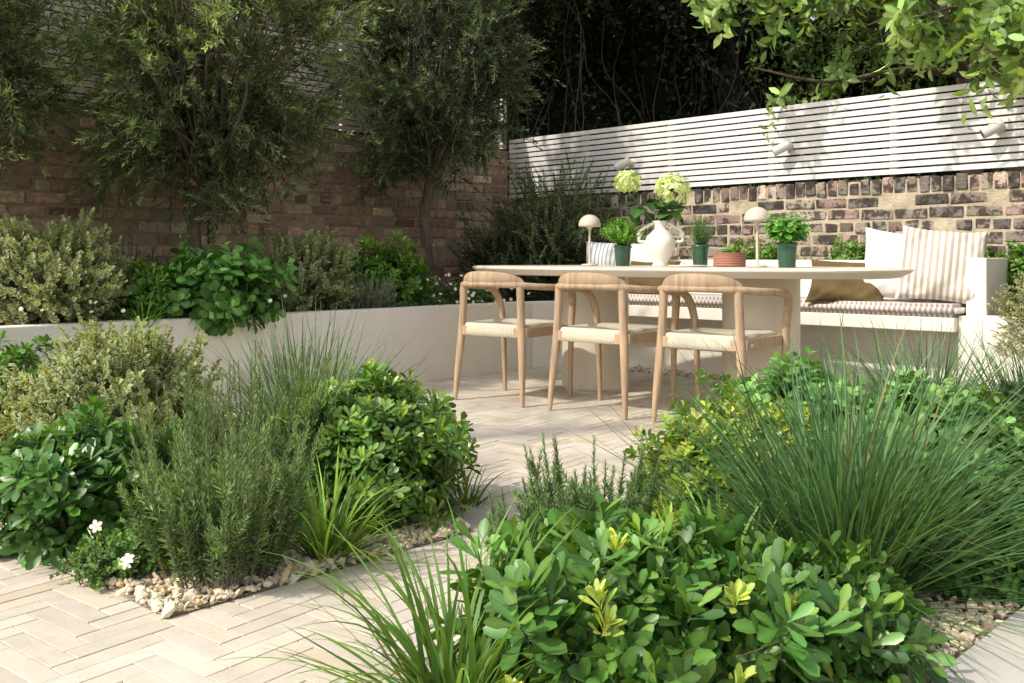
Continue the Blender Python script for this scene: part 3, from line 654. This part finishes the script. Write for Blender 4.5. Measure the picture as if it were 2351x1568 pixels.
# left raised planter
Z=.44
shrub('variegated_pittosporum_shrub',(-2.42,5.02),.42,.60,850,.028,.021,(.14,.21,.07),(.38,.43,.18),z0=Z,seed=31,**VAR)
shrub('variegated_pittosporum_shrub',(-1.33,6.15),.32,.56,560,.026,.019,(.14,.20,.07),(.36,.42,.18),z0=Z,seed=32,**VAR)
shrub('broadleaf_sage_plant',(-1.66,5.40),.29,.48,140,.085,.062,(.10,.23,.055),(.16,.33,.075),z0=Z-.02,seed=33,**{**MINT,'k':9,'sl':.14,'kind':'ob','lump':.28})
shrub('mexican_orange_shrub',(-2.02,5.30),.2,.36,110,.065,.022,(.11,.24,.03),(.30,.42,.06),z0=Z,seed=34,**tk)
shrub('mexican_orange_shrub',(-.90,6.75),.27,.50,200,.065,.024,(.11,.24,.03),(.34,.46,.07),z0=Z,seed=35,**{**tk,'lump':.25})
rosemary('lavender_plant',(-.98,6.35),90,.30,.15,(.19,.24,.17),z0=Z,k=55,spread=.6)
grass('lilyturf_clump',(-1.95,5.05),90,.28,.009,(.1,.22,.04),z0=Z,th0=(.1,1.0),bend=(.5,1.5))
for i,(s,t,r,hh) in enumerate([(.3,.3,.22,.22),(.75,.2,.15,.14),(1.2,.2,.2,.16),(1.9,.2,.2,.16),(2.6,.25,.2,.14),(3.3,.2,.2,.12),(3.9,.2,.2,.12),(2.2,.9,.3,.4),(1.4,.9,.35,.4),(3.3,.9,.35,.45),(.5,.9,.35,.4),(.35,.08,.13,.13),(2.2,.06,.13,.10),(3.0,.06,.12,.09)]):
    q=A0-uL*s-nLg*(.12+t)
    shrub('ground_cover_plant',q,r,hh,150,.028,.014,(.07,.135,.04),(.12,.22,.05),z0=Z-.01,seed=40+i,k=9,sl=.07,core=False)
rosemary('rosemary_bush',(-2.35,5.75),40,.55,.15,(.07,.11,.05),z0=Z)
rosemary('rosemary_bush',(-1.75,6.15),34,.45,.15,(.06,.10,.045),z0=Z)
q=A0-uL*.55-nLg*.2
pts=[q+A3(rng.normal(0,.25),rng.normal(0,.18),0)+Z_*(Z+.10+rng.uniform(-.06,.16)) for _ in range(60)]
flowers('daisy_flowers',pts,.014,pet=9)
flowers('daisy_flowers',[A3(-1.5+rng.normal(0,.1),5.3+rng.normal(0,.06),Z+.12+rng.uniform(0,.08)) for _ in range(8)],.013,pet=5)
flowers('daisy_flowers',[A3(-2.3+rng.normal(0,.2),4.75+rng.normal(0,.1),Z+.08+rng.uniform(0,.08)) for _ in range(18)],.012,pet=9)
VS=dict(k=24,sl=.24,t0=.05,ang=1.2,widths=(.5,.45),curl=.1,mat=M_mat)
shrub('wire_vine_shrub',(.35,7.95),.52,1.15,700,.022,.018,(.12,.165,.07),(.18,.23,.09),z0=.44,seed=50,lump=.3,**VS)
shrub('wire_vine_shrub',(-.1,7.8),.4,.8,260,.021,.017,(.08,.11,.05),None,z0=.44,seed=51,lump=.28,**VS)

# ------------------------------------------------------------------ olive trees
def olive(name,x,y,z0,trunkh,cr,cz,crz,nl,shoots,C=(.105,.145,.06),Cy=(.36,.44,.17),lean=(0,0)):
    par=empty(name);a=Acc()
    P=smooth_path([(x,y,z0-.02),(x+.02,y+.01,z0+.3),(x-.015,y,z0+trunkh*.7),(x+.02+lean[0]*.3,y,z0+trunkh)],10)
    tube(a,P,[.055,.05,.045,.043,.042,.041,.041,.042,.044,.046],sides=10)
    top=P[-1];cc=A3(x+lean[0],y+lean[1],cz)
    ends=[]
    for i in range(nl):
        d=nrm(rng.normal(0,1,3));rr=rng.uniform(.2,1)**.5*rng.uniform(.85,1.18)
        e=cc+d*rr*A3(cr,cr,crz)*.80
        mid=(top+e)/2+A3(*rng.normal(0,.06,3))+(cc-top)*.12
        Q=smooth_path([top,mid,e],7);tube(a,Q,np.linspace(.014,.003,7),sides=5);ends.append((e,d))
    a.build('trunk_and_limbs',M_bark,parent=par,smooth=True)
    b=Acc();Bs=[];Ds=[];Ls=[];sh=[]
    for e,d in ends:
        cb=np.exp(rng.normal(0,.25));dd=rng.normal(0,.3,3)
        for _ in range(int(shoots*rng.uniform(.6,1.35))):
            p=e+rng.normal(0,.085,3);o=nrm(p-cc)
            D=nrm(o*.55+dd+rng.normal(0,.36,3)+Z_*rng.uniform(-.2,1.0));Bs.append(p);Ds.append(D);Ls.append(rng.uniform(.12,.30)+(.18 if rng.random()<.12 else 0));
            rad=np.linalg.norm((p-cc)/A3(cr,cr,crz));sh.append(cb*np.clip(.2+.9*rad,.25,1.2))  # crown depth shade painted into leaf colour, inner shoots darker
    Bs,Ds,Ls=np.array(Bs),np.array(Ds),np.array(Ls)
    twigs(b,Bs,Bs+Ds*Ls[:,None],.0025,.001,A3(.10,.09,.06),1)
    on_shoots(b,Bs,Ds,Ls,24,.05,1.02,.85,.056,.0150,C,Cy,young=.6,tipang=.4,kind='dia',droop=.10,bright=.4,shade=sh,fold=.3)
    b.build('foliage',[M_leaf,M_bark],parent=par)
olive('olive_tree',-1.98,6.0,.44,.80,.93,2.10,1.10,112,21,lean=(.13,0))
olive('olive_tree',-.67,7.45,.44,.95,.74,2.35,1.20,98,20,C=(.05,.075,.035),Cy=(.20,.26,.10),lean=(.06,0))
olive('olive_tree',-3.05,4.95,.44,1.0,.78,2.12,.85,66,18)

# ------------------------------------------------------------------ background
curve=smooth_path([(-9,9.5,0),(-4,12,0),(0,12.4,0),(3,11.6,0),(6,9.6,0),(9,6,0),(11,1,0)],80)
a=Acc();V=[]
for i,p in enumerate(curve):
    ht=5.4+.5*math.sin(i*.7)+.4*math.sin(i*1.9)
    if p[0]>3.2: ht=4.1+.35*math.sin(i*1.3)+.25*math.sin(i*3.1)
    for j in range(14):
        off=rng.normal(0,.16);V.append((p[0]+off,p[1]+off,-.05+ht*j/13))
V=np.array(V);F=[]
for i in range(79):
    for j in range(13):F.append((i*14+j,(i+1)*14+j,(i+1)*14+j+1,i*14+j+1))
a.add(V,F,(.006,.008,.004))  # near-black backing sheet stands in for deep shade in the hedge
n=44000;i=rng.integers(0,80,n);q=curve[i]+rng.normal(0,.15,(n,3));zz=rng.uniform(1.2,5.8,n)
zmax=np.where(curve[i][:,0]>3.2,5.0+.5*np.sin(i*1.3),6);zz=np.minimum(zz,zmax*rng.uniform(.6,1,n))
ctr=A3(0,3,0);inn=nrm(ctr-q);q=q+inn*(rng.uniform(0,1.4,(n,1))*(.6+.4*np.sin(i*1.1+zz*2)[:,None]));q[:,2]=zz
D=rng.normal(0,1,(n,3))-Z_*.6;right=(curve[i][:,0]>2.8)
col=np.where(right[:,None],A3(.04,.07,.018),A3(.009,.014,.005))*np.exp(rng.normal(0,.5,(n,1)))  # low leaf colour carries the overhead canopy shade, greener toward the right
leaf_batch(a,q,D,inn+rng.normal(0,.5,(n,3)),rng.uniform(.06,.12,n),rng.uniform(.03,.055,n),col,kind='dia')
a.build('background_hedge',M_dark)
a=Acc()
for _ in range(60):
    x=rng.uniform(-.8,4.0);y=11.0-.28*max(x,0)+rng.normal(0,.35);z=rng.uniform(.8,1.6)
    P=[(x,y,z)]
    dx=rng.normal(0,.07)
    for s in range(5): x+=dx+rng.normal(0,.09);y+=rng.normal(0,.06);z+=rng.uniform(.25,.55);P.append((x,y,z))
    tube(a,smooth_path(P,14),np.linspace(rng.uniform(.004,.010),.003,14),(1,1,1),5)
a.build('climber_stems',M_dbark,smooth=True)
def canopy(name,c,R,rz,trunk,nl,shoots,C,Cy,L,W,sl=.35,k=12,mat=M_leaf,droop=.3,bark=M_bark):
    par=empty(name);a=Acc();c=A3(*c);t=A3(*trunk)
    tube(a,smooth_path([t,t*.55+c*.45-Z_*.2,c-Z_*rz*.3],10),np.linspace(.16,.07,10),sides=10)
    Bs=[];Ds=[]
    for i in range(nl):
        d=nrm(rng.normal(0,1,3));e=c+d*A3(R,R,rz)*rng.uniform(.4,1)
        tube(a,smooth_path([c-Z_*rz*.3,(c+e)/2+rng.normal(0,.15,3),e],7),np.linspace(.04,.008,7),sides=5)
        for _ in range(shoots): Bs.append(e+rng.normal(0,.26,3));Ds.append(nrm(d+rng.normal(0,.7,3)))
    a.build('trunk_and_limbs',bark,parent=par,smooth=True)
    Bs,Ds=np.array(Bs),np.array(Ds);b=Acc();twigs(b,Bs,Bs+Ds*sl,.004,.002,A3(.08,.06,.05),1)
    on_shoots(b,Bs,Ds,sl,k,.1,1,1.0,L,W,C,Cy,droop=droop,kind='dia',bright=.4);b.build('foliage',[mat,bark],parent=par)
canopy('shade_tree',(.3,11.0,4.7),2.5,1.25,(-.6,13.4,-.05),90,15,(.014,.022,.007),None,.09,.045,mat=M_dark,bark=M_dbark)
canopy('shade_tree',(-3.9,2.0,4.9),1.25,.6,(-6.9,2.4,-.05),13,5,(.05,.09,.025),None,.08,.04)  # unseen tree added so its leaves dapple the dining floor

# cherry tree with big drooping leaves
par=empty('cherry_tree');a=Acc();b=Acc()
tr=A3(4.0,8.2,0);fork=A3(3.7,7.8,2.3)
tube(a,smooth_path([tr-Z_*.05,A3(3.9,8.1,1.2),fork],8),np.linspace(.12,.08,8),sides=10)
def branch(pts,r):
    Q=smooth_path(pts,16);tube(a,Q,np.linspace(r,.006,16),sides=6);return Q
brs=[branch([fork,(3.0,7.3,2.25),(2.3,7.0,2.1),(1.75,6.9,2.18)],.030),
     branch([fork,(3.0,7.0,2.7),(2.0,6.6,2.72),(1.25,6.4,2.50)],.03),
     branch([fork,(3.6,6.8,2.6),(3.0,6.1,2.45),(2.25,5.8,2.22)],.03),
     branch([fork,(3.8,6.6,2.5),(3.4,5.9,2.35),(2.65,5.6,2.10)],.03),
     branch([fork,(4.0,6.6,2.5),(3.7,6.0,2.3),(3.1,5.7,2.10)],.03),
     branch([fork,(3.2,7.6,3.2),(2.3,7.2,3.2),(1.6,7.0,2.95)],.04),
     branch([fork,(4.2,7.2,3.2),(3.6,6.4,3.1),(2.6,6.1,2.85)],.04)]
Bs=[];Ds=[];Ls=[]
for bi,Q in enumerate(brs):
    m=(8,38,60,66,60,50,60)[bi]
    for _ in range(m):
        t=rng.uniform(.35,1);p=Q[int(t*15)]+rng.normal(0,.09,3)
        D=nrm(A3(-.5,-.5,-.25)+rng.normal(0,.6,3));Bs.append(p);Ds.append(D);Ls.append(rng.uniform(.12,.3))
Bs,Ds,Ls=np.array(Bs),np.array(Ds),np.array(Ls)
twigs(b,Bs,Bs+Ds*Ls[:,None],.004,.002,A3(.10,.07,.05),1)
on_shoots(b,Bs,Ds,Ls,11,.1,1,1.0,.135,.056,(.13,.21,.055),(.32,.39,.12),young=.55,droop=.65,bright=.45,curl=.25,widths=(.42,.5),us=(.3,.65))
a.build('trunk_and_branches',M_bark,parent=par,smooth=True);b.build('foliage',[M_leaf,M_bark],parent=par,smooth=True)
canopy('background_tree',(4.6,9.3,3.9),2.3,1.6,(5.4,9.6,-.05),95,15,(.055,.095,.018),(.16,.22,.04),.10,.05,sl=.3,k=10)

# ------------------------------------------------------------------ light, sky, camera
s=nrm(A3(-.62,-.37,.69))
w=bpy.data.worlds.new('World');scene.world=w;w.use_nodes=True;nt=w.node_tree
bg=nt.nodes['Background'];sky=nt.nodes.new('ShaderNodeTexSky');sky.sky_type='NISHITA';sky.sun_disc=False
sky.sun_elevation=math.asin(s[2]);sky.sun_rotation=math.atan2(s[0],s[1]);sky.dust_density=3
hs=nt.nodes.new('ShaderNodeHueSaturation');hs.inputs['Saturation'].default_value=.35;hs.inputs['Value'].default_value=1.6
nt.links.new(sky.outputs[0],hs.inputs['Color']);nt.links.new(hs.outputs[0],bg.inputs[0]);bg.inputs[1].default_value=.15
sl=bpy.data.lights.new('sun','SUN');sl.energy=3.7;sl.angle=math.radians(1.2);sl.color=(1,.93,.82)
so=bpy.data.objects.new('sun',sl);scene.collection.objects.link(so);so.rotation_euler=Vector(s).to_track_quat('Z','Y').to_euler()
cam=bpy.data.cameras.new('camera');co=bpy.data.objects.new('camera',cam);scene.collection.objects.link(co)
co.location=(0,0,.82);co.rotation_euler=(math.radians(90),0,0);cam.lens=33.7;cam.sensor_width=36;cam.shift_y=-.0825;cam.clip_end=500;cam.clip_start=.05
scene.camera=co
scene.view_settings.view_transform='Standard';scene.view_settings.look='None';scene.view_settings.exposure=0
